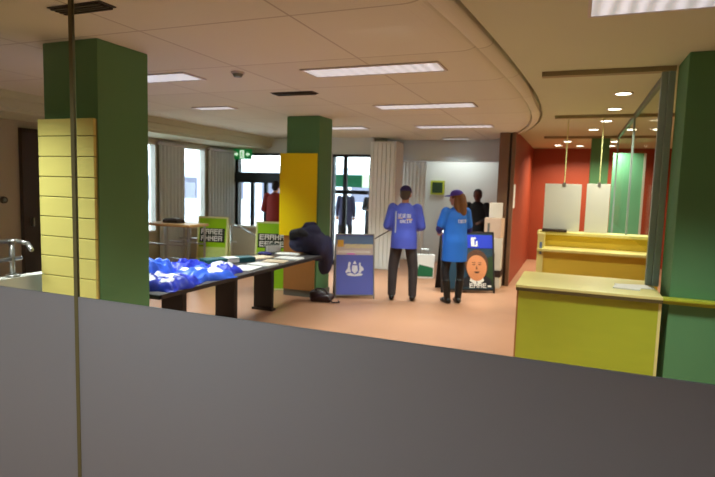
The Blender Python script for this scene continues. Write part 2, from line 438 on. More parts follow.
# ------------------------------------------------------------------ pillars
def pillar(label, x0, x1, y0, y1, top=CZ, slats=False):
    t = thing('pillar', label, 'pillar', ((x0 + x1) / 2, (y0 + y1) / 2, 0), 0, 'painted green pillars')
    hx, hy = (x1 - x0) / 2, (y1 - y0) / 2
    m = MB(); m.box(-hx, hx, -hy, hy, 0, top, bev=0.006); m.build('shaft', M['green'], t)
    m = MB(); m.box(-hx - .012, hx + .012, -hy - .012, hy + .012, 0, 0.1); m.build('skirting', M['alu'], t)
    return t, hx, hy
pl, hx, hy = pillar('green pillar on the left faced with pale yellow slatted panel, just behind the glass joint', -3.81, -3.26, 3.0, 3.5)
sp = MB()
for k in range(14):
    z0 = 0.02 + k * 0.152
    if z0 > 2.1: break
    sp.box(-hx - .03, hx - .01, -hy - .034, -hy - .012, z0, min(z0 + 0.146, 2.12), bev=0.003)
o = sp.build('slat_panel', M['slat'], pl); o['label'] = 'pale yellow grooved slat panel'
m = MB(); m.box(-hx - .028, hx - .012, -hy - .014, -hy + .001, 0.02, 2.115); m.build('slat_backing', M['groove'], pl)
pc, hx, hy = pillar('green pillar in the middle of the hall carrying a bright yellow sheet', -4.05, -3.51, 7.18, 7.62)
m = MB(); m.box(-hx - .01, hx - .03, -hy - .03, -hy - .001, 0.10, 2.14, bev=.004); o = m.build('wood_panel', M['wood_tan'], pc); o['label'] = 'tan wooden panel on the lower front'
m = MB(); m.box(-4.13, -3.515, 7.128, 7.146, 0.92, 2.145); tag(m.build('yellow_sheet', M['yellow']), 'tall plain bright yellow sheet on the middle pillar', 'poster')
pillar('large dark green pillar at the right edge beside the near counter', 0.715, 1.5, 4.68, 5.15, CZ + .045)
pillar('slim dark green pillar far back between the hanging white screens', 0.22, 0.53, 11.0, 11.35, CZ + .045)

# ------------------------------------------------------------------ service counters and screens
c = thing('counter', 'yellow-green service counter with pale top in front at right, nearest one', 'counter', (0.13, 4.6, 0))
m = MB(); m.box(-0.52, 0.515, 0.05, 0.075, 0, 0.865); m.build('front_panel', M['counter'], c)
m = MB(); m.box(-0.535, -0.515, 0.055, 0.72, 0, 0.865); m.build('side_panel', M['wood_tan'], c)
m = MB(); m.box(0.515, 0.535, 0.045, 0.72, 0, 0.865); m.build('side_panel', M['counter_top'], c)
m = MB(); m.box(-0.515, 0.515, 0.70, 0.72, 0, 0.865); m.build('back_panel', M['counter'], c)
m = MB(); m.box(-0.545, 0.535, 0.0, 0.84, 0.888, 0.912, bev=.004); m.build('worktop', M['counter_top'], c)
m = MB(); m.box(-0.54, 0.535, 0.004, 0.80, 0.862, 0.888); m.build('edge_band', M['edge'], c)
m = MB(); m.box(0.535, 1.37, 0.0, 0.078, 0.888, 0.910, bev=.003); m.box(0.535, 1.37, 0.02, 0.078, 0.862, 0.888); o = m.build('ledge', M['counter'], c); o['label'] = 'narrow ledge across the green pillar'
for k, (x, y, r, s) in enumerate([(0.50, 5.02, .2, .13), (0.44, 4.90, -.15, .10)]):
    m = MB(); m.box(-s, s, -s * .7, s * .7, 0, 0.006 + k * .004); o = m.build('paper_pile', M['paper'])
    o.location = (x, y, .912); o.rotation_euler = (0, 0, r)
    tag(o, ['white paper pile on the near counter beside the steel post', 'smaller white paper slip in front on the near counter'][k], 'paper')

c = thing('counter', 'golden yellow teller counter with raised back shelf behind the near counter', 'counter', (0.10, 7.5, 0))
m = MB(); m.box(-0.45, 0.92, 0.06, 0.085, 0, 0.90); m.build('front_panel', M['counter_gold'], c)
m = MB(); m.box(-0.53, 0.92, 0.0, 0.50, 0.90, 0.935, bev=.004); m.build('worktop', M['counter_top'], c)
m = MB(); m.box(-0.53, -0.45, 0.04, 0.72, 0, 1.13); m.build('side_panel', M['counter_top'], c)
m = MB(); m.box(-0.45, 0.92, 0.44, 0.48, 0.935, 1.10); m.build('riser', M['counter_gold'], c)
m = MB(); m.box(-0.56, 0.92, 0.36, 0.74, 1.10, 1.14, bev=.004); m.build('shelf', M['counter_top'], c)
m = MB(); m.box(-0.50, -0.47, 0.03, 0.04, 0.86, 1.02); m.build('blue_panel', M['board_blue2'], c)
m = MB(); m.box(-.16, .16, -.09, .09, 0, .035, bev=.006); o = m.build('document_tray', M['dark_brown']); o.location = (-0.24, 7.93, 1.14); tag(o, 'dark reddish flat tray on the left end of the teller shelf', 'tray')

def screen(label, x0, x1, z0, z1):
    t = thing('screen_panel', label, 'screen', ((x0 + x1) / 2, 8.05, 0), 0, 'hanging white screens'); h = (x1 - x0) / 2
    m = MB(); m.box(-h, h, -.012, .012, z0, z1, bev=.003); m.build('panel', M['screen_white'], t)
    for s in (0.05,):
        m = MB(); m.cyl((h * s, 0, z1), (h * s, 0, CZ + .02), .007); m.build('hanging_rod', M['pale_edge'], t)
    for s in (0.05,):
        m = MB(); m.box(h * s - .02, h * s + .02, -.018, .018, z1 - .04, z1 + .02); m.build('clamp', M['steel'], t)
screen('wide white screen hanging over the left half of the teller counter', -0.40, 0.075, 1.145, 1.80)
screen('narrow white screen hanging in front of the slim green pillar', 0.14, 0.43, 1.145, 1.81)

# glazed partition along the service area
def post(n, y, z0):
    m = MB(); m.box(0.647, 0.673, y, y + .03, z0, CZ + .04, bev=.003); return struct(m.build(f'trim_{n}', M['pale_alu']))
m = MB(); m.box(0.60, 0.65, 5.16, 5.22, 0.912, CZ + .04, bev=.006); m.box(0.65, 0.70, 5.14, 5.24, 0.912, CZ + .04, bev=.004); struct(m.build('trim_9', M['pale_alu']))
post(10, 8.02, 1.14); post(11, 10.95, 0)
m = MB(); m.box(0.64, 0.68, 5.23, 11.0, CZ - .01, CZ + .04); struct(m.build('trim_12', M['alu']))
for i, (a, b) in enumerate([(5.25, 7.99), (8.07, 10.94)]):
    m = MB(); m.box(0.655, 0.665, a, b, 1.16, CZ - .01); struct(m.build(f'window_{5 + i}', M['part_glass']))
for n, x0, x1, y in [(13, -0.34, 0.70, 5.13), (14, -0.33, 1.3, 8.02), (15, -0.62, 1.3, 10.97)]:
    m = MB(); m.box(x0, x1, y, y + .09, CZ + .005, CZ + .045); struct(m.build(f'trim_{n}', M['track']))

# ------------------------------------------------------------------ ceiling fittings
def area(loc, sx, sy, power, col, spread, rot=(0, 0, 0), shape='RECTANGLE'):
    l = bpy.data.lights.new('lamp_light', 'AREA'); l.shape = shape; l.size = sx
    if shape == 'RECTANGLE': l.size_y = sy
    l.energy = power; l.color = col; l.spread = R(spread)
    o = bpy.data.objects.new('lamp_light', l); COL.objects.link(o); o.location = loc; o.rotation_euler = rot
    return o
TROFFER_W, DOWN_W = 40, 25
def troffer(label, x, y, power=TROFFER_W, z=CZ, w=1.2, d=0.30):
    t = thing('ceiling_light', label, 'ceiling light', (x, y, z), 0, 'recessed fluorescent ceiling lights')
    m = MB(); hx, hy = w / 2, d / 2
    m.box(-hx - .02, hx + .02, -hy - .02, -hy, -.012, 0); m.box(-hx - .02, hx + .02, hy, hy + .02, -.012, 0)
    m.box(-hx - .02, -hx, -hy, hy, -.012, 0); m.box(hx, hx + .02, -hy, hy, -.012, 0)
    m.build('frame', M['light_frame'], t)
    m = MB(); m.box(-hx, hx, -hy, hy, -.008, -.001); m.build('louvre', M['louvre'], t)
    area((x, y, z - .02), w * .96, d * .9, power, (0.91, 1.0, 0.99), 92)
rows = [4.48, 6.55, 8.72]
troffer('nearest bright fluorescent ceiling light in the middle of the tiled ceiling', -1.69, 4.47)
troffer('second fluorescent ceiling light behind the nearest middle one', -1.78, 6.55)
troffer('third fluorescent ceiling light of the middle row, above the blue clad people', -1.88, 8.75)
troffer('farthest fluorescent ceiling light of the middle row near the rear bulkhead', -2.28, 10.85, d=.2, w=.5, power=5)
troffer('fluorescent ceiling light beside the left pillar', -4.05, 4.30)
troffer('dim fluorescent ceiling light left of the middle pillar', -4.62, 6.2, d=.2, w=.55, power=25)
troffer('fluorescent ceiling light peeking out right of the middle pillar', -4.0, 8.72)
troffer('large pale fluorescent light at the top right corner of the ceiling', 0.62, 3.38, z=CZ + .045, d=.42)
for x, y in ((-1.6, 0.45), (-4.2, 0.4)):        # unseen lamps added on the camera side to light the frosted film
    area((x, y, CZ - .02), 1.15, .27, 36, (0.92, 0.97, 1.0), 150)
for x, y in ((-4.05, 2.36), (-1.65, 2.3)):      # the row just above the glass partition, out of view
    area((x, y, CZ - .02), 1.15, .27, 34, (0.95, 1.0, .95), 95)
area((-2.4, 11.8, 2.7), 1.15, .27, 14, (0.92, .98, 1.0), 140)  # unseen lamp added in the back room to brighten it and the bulkhead

def downlight(label, x, y, z=CZ + .045):
    t = thing('downlight', label, 'downlight', (x, y, z), 0, 'round recessed downlights of the service area')
    m = MB(); bm = m.bm
    seg = 24
    rr = [(.098, 0), (.098, -.008), (.076, -.008), (.072, 0)]
    vs = [[bm.verts.new((r * math.cos(2 * PI * i / seg), r * math.sin(2 * PI * i / seg), zz)) for i in range(seg)] for r, zz in rr]
    for a, b in zip(vs, vs[1:]):
        for i in range(seg): bm.faces.new((a[i], a[(i + 1) % seg], b[(i + 1) % seg], b[i]))
    bmesh.ops.recalc_face_normals(bm, faces=bm.faces)
    m.build('ring', M['light_frame'], t)
    m = MB(); m.cyl((0, 0, -.006), (0, 0, -.001), .072, seg=24); m.build('lamp', M['lamp'], t)
    area((x, y, z - .012), .11, .11, DOWN_W, (1.0, .95, .76), 140, shape='DISK')
DL = [(0.40, 6.40, 'nearest and largest downlight over the space behind the near counter'), (0.385, 7.52, 'second downlight of the main row, just behind the nearest'),
      (0.35, 8.72, 'third and dimmer downlight of the main row'), (0.21, 9.85, 'fourth downlight of the main row, a little to its left'),
      (-0.22, 12.1, 'upper of the two far left downlights before the red wall'), (-0.43, 13.05, 'leftmost downlight right at the red back wall'),
      (0.03, 13.2, 'downlight at the red back wall left of the slim pillar'), (0.67, 13.2, 'lower of two far downlights right of the slim pillar'),
      (0.66, 12.15, 'upper of two far downlights right of the slim pillar'), (0.78, 9.9, 'downlight seen through the glass right of the slim pillar'),
      (1.17, 9.95, 'rightmost downlight seen through the glass beside the steel post')]
for x, y, l in DL: downlight(l, x, y)

def vent(label, x, y, w, d):
    t = thing('ceiling_vent', label, 'air vent', (x, y, CZ), 0, 'dark ceiling air vents')
    m = MB(); m.box(-w / 2, w / 2, -d / 2, d / 2, -.006, 0); m.build('backing', M['vent'], t)
    m = MB()
    for k in range(4):
        y0 = -d / 2 + d * (k + .5) / 4
        m.box(-w / 2 + .02, w / 2 - .02, y0 - .008, y0 + .008, -.018, -.006)
    m.build('slats', M['dark_brown'], t)
vent('dark lens-shaped air vent slot in the ceiling left of the nearest light', -2.95, 5.38, 0.52, 0.16)
vent('dark air vent at the top left edge of the ceiling beside the glass joint', -2.78, 2.45, 0.42, 0.12)
t = thing('smoke_detector', 'small round smoke detector on the ceiling between the left and middle pillars', 'smoke detector', (-2.93, 4.27, CZ))
m = MB(); m.cyl((0, 0, -.018), (0, 0, 0), .06, .062, 20); m.build('base', M['light_frame'], t)
m = MB(); m.cyl((0, 0, -.045), (0, 0, -.018), .035, .05, 20); m.build('sensor', M['alu'], t)

# ------------------------------------------------------------------ exit sign
t = thing('exit_sign', 'green and white running man exit sign over the left entrance', 'exit sign', (-7.0, 10.42, 2.22))
m = MB(); m.box(-.23, .23, -.03, .03, 0, .22, bev=.004); m.build('box', M['exit_green'], t)
m = MB()
m.box(-.055, .055, -.034, -.03, .02, .20)
m.build('doorway', M['exit_white'], t)
m = MB(); y = -.037
m.ell((.0, y, .165), (.014, .003, .014)); 
for a, b in [((0, .15), (-.012, .10)), ((-.012, .10), (.02, .07)), ((.02, .07), (.012, .035)), ((-.012, .10), (-.04, .055)), ((0, .14), (.032, .12)), ((0, .14), (-.034, .125))]:
    m.cyl((a[0], y, a[1]), (b[0], y, b[1]), .007, seg=8)
m.build('running_man', M['exit_green'], t)
for s in (-1, 1):
    m = MB(); m.prism([(s * .10, .11), (s * .15, .16), (s * .15, .13), (s * .2, .13), (s * .2, .09), (s * .15, .09), (s * .15, .06)], -.034, -.03)
    m.build('arrow', M['exit_white'], t)

# ------------------------------------------------------------------ entrances
def entrance(n, x0, x1, ztop, stiles, beam=None, fr=.07):
    m = MB(); f = fr; ya, yb = 10.47, 10.6
    m.box(x0, x0 + f, ya, yb, 0, ztop); m.box(x1 - f, x1, ya, yb, 0, ztop); m.box(x0, x1, ya, yb, ztop - .05, ztop)
    o = struct(m.build(f'door_{n}', M['frame_dark']))
    if beam:
        m = MB(); m.box(x0 - .08, x1, 10.40, 10.62, beam[0], beam[1], bev=.01); m.build('header_beam', M['frame_dark'], o)
    zt = beam[0] if beam else ztop - .05
    m = MB()
    for s in stiles: m.box(s - .04, s + .04, 10.5, 10.56, 0, zt)
    m.box(x0, x1, 10.5, 10.56, 0, .1)
    m.build('door_frame', M['frame_dark'], o)
    m = MB(); m.box(x0 + f, x1 - f, 10.53, 10.538, .1, ztop - .05); m.build('pane', M['thin_glass'], o)
    return o
entrance(2, -7.22, -5.15, 2.36, [-6.80, -6.45, -5.9], (1.70, 1.93))
o = entrance(3, -4.80, -3.93, 2.34, [-4.52], fr=.03)
m = MB(); m.box(-4.73, -4.0, 10.5, 10.56, 1.52, 1.60); m.build('cross_rail', M['frame_dark'], o)

# blinds on the window wall and in the back recess
def blind(label, name, x, y0, y1, z0, z1, mt, axis='x', n=7, group='hanging vertical blinds'):
    t = thing(name, label, 'blind', (x, (y0 + y1) / 2, 0) if axis == 'x' else ((y0 + y1) / 2, x, 0), 0, group)
    h = (y1 - y0) / 2
    m = MB(); bm = m.bm; N = n * 6; top = []; bot = []
    for side in (0.0, 0.006):
        for i in range(N + 1):
            u = -h + 2 * h * i / N; w = .025 * math.sin(2 * PI * i / 6) + side
            p = (w + .05, u) if axis == 'x' else (u, -w - .05)
            top.append(bm.verts.new((*p, z1 - .04))); bot.append(bm.verts.new((*p, z0)))
    for s in (0, N + 1):
        for i in range(N): bm.faces.new((top[s + i], top[s + i + 1], bot[s + i + 1], bot[s + i]))
    m.build('slats', mt, t, smooth=True)
    m = MB()
    if axis == 'x': m.box(.01, .09, -h, h, z1 - .05, z1)
    else: m.box(-h, h, -.09, -.01, z1 - .05, z1)
    m.build('head_rail', M['light_frame'], t)
blind('grey vertical blind between the narrow and wide bright windows', 'vertical_blind', -7.25, 8.0, 8.70, .1, 2.40, M['curtain'])
blind('grey vertical blind between the bright window and the entrance', 'vertical_blind', -7.25, 9.45, 10.40, .1, 2.40, M['curtain'], n=9)
blind('white vertical blind in the recess behind the man in the blue jacket', 'vertical_blind', 11.6, -3.72, -3.05, .1, 2.30, M['white_curtain'], axis='y', n=8)
t = thing('notice_board', 'small olive framed notice on the back wall beside the blue jacket man', 'notice', (-2.93, 12.17, 1.55))
m = MB(); m.box(-.16, .16, -.02, .02, 0, .32, bev=.004); m.build('frame', M['counter'], t)
m = MB(); m.box(-.12, .12, -.024, -.02, .04, .28); m.build('sheet', M['poster_green'], t)
m = MB(); m.box(-1.02, -1.012, 9.90, 10.15, 1.38, 1.80); tag(m.build('notice', M['paper']), 'narrow white notice on the red wall beside the brown frame', 'notice')
t = thing('thermostat', 'small dark round thermostat on the beige left wall', 'thermostat', (-7.25, 5.06, 1.36))
m = MB(); m.cyl((0, 0, 0), (.03, 0, 0), .05, .045, 20); m.build('body', M['dark_brown'], t)
m = MB(); m.cyl((.03, 0, 0), (.04, 0, 0), .025, .022, 16); m.build('dial', M['alu'], t)

# ------------------------------------------------------------------ outside the entrance
m = MB(); m.box(-30, 4, 14.25, 40, -.14, -.04); m.box(-30, -7.42, -8, 40, -.14, -.041); m.box(-7.4, -3.92, 10.7, 14.25, -.14, -.04)
struct(m.build('pavement', M['pavement']))
def facade(label, name, loc, rz, w, h, cols, rowsn):
    t = thing(name, label, 'building', loc, rz)
    m = MB(); m.box(-w / 2, w / 2, 0, 4, 0, h); m.build('wall', M['facade'], t)
    for i in range(cols):
        for j in range(rowsn):
            x = -w / 2 + w * (i + .5) / cols; z = .9 + j * 1.7
            m = MB(); m.box(x - w / cols * .3, x + w / cols * .3, -.04, .01, z, z + 1.05); m.build('window', M['facade_dark'], t)
facade('pale building across the street seen through the left windows', 'building', (-17, 12.0, -.04), -PI / 2 + PI, 14, 3.0, 7, 1)
facade('pale building seen through the glass entrance doors', 'building', (-15.5, 24, -.04), .5, 14, 2.7, 6, 1)
t = thing('awning', 'dark green awning outside the right doorway', 'awning', (-5.1, 13.0, 0), 0)
m = MB(); m.box(-1.2, 1.1, 0, .6, 1.66, 1.98); m.build('fascia', M['awning'], t)
for x in (-1.1, 1.0):
    m = MB(); m.cyl((x, .3, -.04), (x, .3, 1.7), .03); m.build('post', M['frame_dark'], t)
m = MB(); m.box(-.17, .17, -.02, 0, -.14, .18, bev=.004); o = m.build('hanging_sign', M['exit_white']); o.location = (-4.92, 12.97, 1.8); tag(o, 'small white sign on the green awning outside', 'sign')

# ------------------------------------------------------------------ rails, shelf bench
def rail(label, name, paths, posts, r=.021):
    t = thing(name, label, 'handrail', posts[0][0], 0); b = Vector(posts[0][0])
    for i, p in enumerate(paths):
        m = MB(); m.tube([Vector(q) - b for q in p], r); m.build('top_rail' if i == 0 else 'lower_rail', M['steel'], t, smooth=True)
    for a, c in posts:
        m = MB(); m.cyl(Vector(a) - b, Vector(c) - b, .02); m.ell(Vector(a) - b + Vector((0, 0, .012)), (.055, .055, .014)); m.build('post', M['steel'], t, smooth=True)
m = MB(); m.box(-4.10, -3.99, 1.95, 3.6, 0, .90); struct(m.build('wall_parapet', M['white']))
rail('stainless steel handrail at the far left ending beside the yellow slatted panel', 'handrail',
     [[(-4.05, 1.95, 1.17), (-4.05, 2.86, 1.18), (-4.01, 2.90, 1.18), (-3.90, 2.90, 1.17), (-3.82, 2.87, 1.13)], [(-4.05, 1.95, 1.03), (-4.05, 2.95, 1.04)]],
     [((-4.05, 2.88, .9), (-4.05, 2.88, 1.17)), ((-4.05, 2.1, .9), (-4.05, 2.1, 1.17))], r=.017)
rail('stainless handrail in front of the entrance doors, sloping down at its right end', 'handrail',
     [[(-7.15, 8.5, .88), (-5.9, 8.5, .90), (-5.72, 8.5, .86), (-5.28, 8.5, .66)], [(-7.15, 8.5, .58), (-5.85, 8.5, .58)]],
     [((-6.9, 8.5, 0), (-6.9, 8.5, .88)), ((-5.95, 8.5, 0), (-5.95, 8.5, .9)), ((-5.30, 8.5, 0), (-5.30, 8.5, .66))])
t = thing('shelf_bench', 'tall wooden topped bench on steel legs behind the left pillar', 'bench', (-5.72, 6.85, 0))
m = MB(); m.box(-.55, .33, -.24, .24, .985, 1.025, bev=.005); m.build('top', M['wood_top'], t)
for x in (-.5, -.12, .28):
    for y in (-.2, .2):
        m = MB(); m.cyl((x, y, 0), (x, y, .985), .018); m.build('leg', M['steel'], t)
for z in (.42, .70):
    m = MB()
    for y in (-.2, .2): m.cyl((-.5, y, z), (.28, y, z), .011)
    m.build('cross_rail', M['steel'], t)
m = MB(); m.box(-.14, .14, -.1, .1, 0, .055, bev=.01); m.box(-.12, .1, -.08, .08, .055, .07); o = m.build('file_tray', M['dark_brown']); o.location = (-5.88, 6.85, 1.025); tag(o, 'flat dark brown tray on the tall wooden bench', 'tray')

# ------------------------------------------------------------------ standing signs
def board_thing(name, label, cat, loc, rz, w, h, tilt, frame_m, face_m, foot=.04, back=True, fr=.02, group=None):
    """an A board: two leaning leaves hinged at the top; returns thing, face matrix (face plane y=0 towards -y)"""
    t = thing(name, label, cat, loc, rz, group)
    a = math.asin(min(.9, tilt / h))
    top = Matrix.Translation((0, 0, h)); L = h / math.cos(a)
    fm = top @ Matrix.Rotation(-a, 4, 'X') @ Matrix.Translation((0, 0, -L))
    bmx = top @ Matrix.Rotation(a, 4, 'X') @ Matrix.Translation((0, 0, -L))
    m = MB()
    for x in (-w / 2, w / 2 - fr): m.box(x, x + fr, -.008, .016, 0, L)
    m.box(-w / 2, w / 2, -.008, .016, L - fr, L); m.box(-w / 2, w / 2, -.008, .016, foot, foot + fr)
    bmesh.ops.transform(m.bm, matrix=fm, verts=m.bm.verts); m.build('frame', frame_m, t)
    m = MB(); m.box(-w / 2 + fr * .6, w / 2 - fr * .6, -.004, .006, foot + .006, L - .006)
    bmesh.ops.transform(m.bm, matrix=fm, verts=m.bm.verts); m.build('face_panel', face_m, t)
    if back:
        m = MB(); m.box(-w / 2, w / 2, -.008, .008, 0, L); bmesh.ops.transform(m.bm, matrix=bmx, verts=m.bm.verts); m.build('back_panel', frame_m, t)
    return t, fm, L
def put(mb, fm, name, mt, t, label=None):
    bmesh.ops.transform(mb.bm, matrix=fm, verts=mb.bm.verts)
    o = mb.build(name, mt, t)
    if label: o['label'] = label
    return o
# violet-blue sandwich board with the crest
t, fm, L = board_thing('sandwich_board', 'violet-blue sandwich board with white crest beside the middle pillar', 'sandwich board', (-3.09, 7.62, 0), R(29), 0.60, 0.96, .20, M['steel'], M['board_blue'], fr=.018)
m = MB(); m.box(-.285, .285, -.007, -.004, .83, .95); put(m, fm, 'header_band', M['board_blue2'], t)
m = MB(); m.box(-.285, .285, -.007, -.004, .66, .82); put(m, fm, 'text_band', M['pink_band'], t)
m = MB(); m.box(-.265, -.17, -.009, -.006, .78, .885); put(m, fm, 'logo', M['gold_print'], t, 'gold square mark')
m = MB(); glyphs(m, -.15, .765, .42, .06, 11, -.007, 3); put(m, fm, 'lettering', M['yellow_print'], t)
m = MB(); glyphs(m, -.26, .69, .5, .035, 16, -.007, 4); put(m, fm, 'lettering', M['paper'], t)
m = MB(); m.box(-.12, .0, -.0085, -.007, .665, .685); put(m, fm, 'accent', M['magenta'], t)
m = MB(); y0 = -.007
m.prism([(-.04, .50), (.04, .50), (.045, .42), (0, .37), (-.045, .42)], y0, -.004)                     # shield
m.prism([(-.03, .52), (0, .575), (.03, .52)], y0, -.004)                                               # star
m.prism([(-.055, .39), (-.075, .47), (-.06, .54), (-.085, .555), (-.10, .53), (-.105, .46), (-.145, .40), (-.13, .385), (-.09, .40)], y0, -.004)
m.prism([(.055, .39), (.07, .44), (.065, .53), (.085, .55), (.09, .50), (.125, .47), (.14, .43), (.10, .41), (.09, .385)], y0, -.004)
m.prism([(-.13, .37), (-.06, .385), (0, .36), (.06, .385), (.13, .37), (.10, .345), (0, .335), (-.10, .345)], y0, -.004)
put(m, fm, 'crest', M['print'], t, 'white heraldic crest with two animals')
# green campaign signs
def green_sign(label, loc, rz, w, h, seed):
    t, fm, L = board_thing('campaign_sign', label, 'sign', loc, rz, w, h, .14, M['pale_edge'], M['lime'], foot=.0, fr=.028, group='lime green campaign signs')
    m = MB(); m.box(-w / 2 + .04, w / 2 - .05, -.007, -.004, L - .42, L - .19); put(m, fm, 'dark_block', M['ink'], t)
    m = MB(); glyphs(m, -w / 2 + .06, L - .29, w - .15, .085, 5, -.007, seed); put(m, fm, 'lettering', M['paper'], t)
    m = MB(); glyphs(m, -w / 2 + .06, L - .40, w - .15, .085, 5, -.007, seed + 1); put(m, fm, 'lettering', M['paper'], t)
    m = MB(); m.box(-w / 2 + .03, w / 2 - .03, -.007, -.004, L - .74, L - .50); put(m, fm, 'print_panel', M['pale_lime'], t)
green_sign('lime green sign standing at the right end of the tall wooden bench', (-5.50, 7.36, 0), R(14), .52, 1.12, 11)
green_sign('lime green sign standing left of the middle pillar behind the table', (-4.46, 7.52, 0), R(20), .56, 1.08, 21)
# portrait A-frame
t, fm, L = board_thing('sandwich_board', 'black A-frame board with a smiling man portrait poster behind the blonde woman', 'sandwich board', (-1.63, 8.98, 0), R(26), 0.90, 0.99, .22, M['black'], M['poster_teal'], fr=.03)
m = MB(); m.box(-.42, .42, -.007, -.004, .74, .96); put(m, fm, 'blue_header', M['poster_blue'], t)
m = MB(); m.prism([(.28, .10), (.42, .10), (.42, .62), (.33, .58), (.26, .40)], -.007, -.004); put(m, fm, 'foliage_print', M['poster_green'], t)
px, pz = .15, .44
m = MB(); m.prism([(px - .26, .10), (px + .26, .10), (px + .24, .22), (px + .13, .30), (px - .13, .30), (px - .24, .22)], -.0075, -.004); put(m, fm, 'portrait_suit', M['poster_suit'], t)
m = MB(); m.prism([(px - .09, .31), (px - .12, .20), (px - .015, .13), (px, .22), (px + .015, .13), (px + .12, .20), (px + .09, .31)], -.009, -.004); put(m, fm, 'portrait_collar', M['paper'], t)
m = MB(); m.prism([(px + .185 * math.cos(a) * 1.05, pz + .245 * math.sin(a) + .03) for a in [2 * PI * k / 28 for k in range(28)]], -.0085, -.004); put(m, fm, 'portrait_hair', M['poster_hair'], t)
m = MB(); m.prism([(px + .168 * math.cos(a), pz - .015 + (.225 if math.sin(a) < 0 else .20) * math.sin(a)) for a in [2 * PI * k / 28 for k in range(28)]], -.0105, -.004); put(m, fm, 'portrait_face', M['poster_skin'], t)
m = MB()
for s in (-1, 1):
    m.box(px + s * .05 - .022, px + s * .05 + .022, -.0115, -.010, pz + .02, pz + .035)
    m.box(px + s * .05 - .028, px + s * .05 + .028, -.0115, -.010, pz + .055, pz + .065)
m.prism([(px - .05, pz - .085), (px + .05, pz - .085), (px + .025, pz - .115), (px - .025, pz - .115)], -.0115, -.010)
m.prism([(px - .005, pz + .01), (px + .016, pz - .05), (px - .016, pz - .05)], -.0112, -.010)
put(m, fm, 'portrait_features', M['poster_hair'], t)
m = MB(); glyphs(m, px - .10, .77, .13, .15, 1, -.008, 2); m.box(px - .07, px - .035, -.01, -.007, .79, .92); put(m, fm, 'lettering', M['paper'], t)
m = MB(); glyphs(m, px - .13, .085, .29, .075, 4, -.009, 8); put(m, fm, 'lettering', M['paper'], t)
m = MB(); m.box(.33, .39, -.009, -.006, .10, .13); put(m, fm, 'small_print', M['paper'], t)

# ------------------------------------------------------------------ carton stack by the red wall
def carton(label, loc, rz, s, mt, mark=None):
    t = thing('carton', label, 'carton', loc, rz, 'cartons stacked beside the red wall')
    m = MB(); m.box(-s[0] / 2, s[0] / 2, -s[1] / 2, s[1] / 2, 0, s[2], bev=.008); m.build('box', mt, t)
    m = MB(); m.box(-s[0] / 2 - .001, s[0] / 2 + .001, -.03, .03, s[2] - .06, s[2] + .002); m.build('tape', M['carton_beige'], t)
    if mark:
        m = MB()
        for a in mark: m.box(a[0], a[1], -s[1] / 2 - .003, -s[1] / 2, a[2], a[3])
        m.build('printed_mark', M['carton_mark'], t)
carton('pale low carton at the bottom of the stack by the red wall', (-1.29, 9.58, 0), 0, (.34, .30, .20), M['carton_white'])
m = MB(); m.box(-.18, .18, -.155, .155, 0, .11, bev=.006); o = m.build('crate', M['dark_brown']); o.location = (-1.29, 9.58, .20); tag(o, 'dark brown shallow crate between the white cartons by the red wall', 'crate')
carton('tall white carton with a grey printed mark by the red wall', (-1.29, 9.58, .31), R(3), (.34, .28, .56), M['carton_white'], [(-.04, .0, .2, .34), (0.0, .06, .18, .3)])
carton('beige carton upon the tall white one by the red wall', (-1.27, 9.58, .87), R(-6), (.29, .25, .34), M['carton_beige'], [(-.09, -.05, .05, .25)])
carton('small tilted pale carton topmost of the stack by the red wall', (-1.26, 9.58, 1.21), R(9), (.22, .22, .26), M['carton_white'])

# ------------------------------------------------------------------ the long table
def table(label, y0, y1, legs):
    yc = (y0 + y1) / 2; x0, x1 = -3.98, -3.20
    t = thing('folding_table', label, 'table', ((x0 + x1) / 2, yc, 0), 0, 'dark tables of the leaflet stand'); h = (x1 - x0) / 2
    m = MB(); m.box(-h, h, y0 - yc, y1 - yc, .685, .72, bev=.004); m.build('tabletop', M['dark_top'], t)
    m = MB(); m.box(h - .02, h + .002, y0 - yc, y1 - yc, .68, .715); m.box(-h - .002, -h + .02, y0 - yc, y1 - yc, .68, .715); m.box(-h - .002, h + .002, y0 - yc - .002, y0 - yc + .02, .68, .715); m.box(-h - .002, h + .002, y1 - yc - .02, y1 - yc + .002, .68, .715); m.build('edge_band', M['black'], t)
    for l in legs:
        m = MB(); m.box(-.34, -.07, l - yc - .035, l - yc + .035, .03, .685, bev=.003); m.box(-.36, -.05, l - yc - .05, l - yc + .05, 0, .03); m.build('leg', M['black'], t)
table('dark table under the blue bags at the near end of the stand', 3.55, 4.97, [3.78, 4.42])
table('dark table under the papers at the far end of the stand', 4.98, 6.78, [5.33, 6.17])

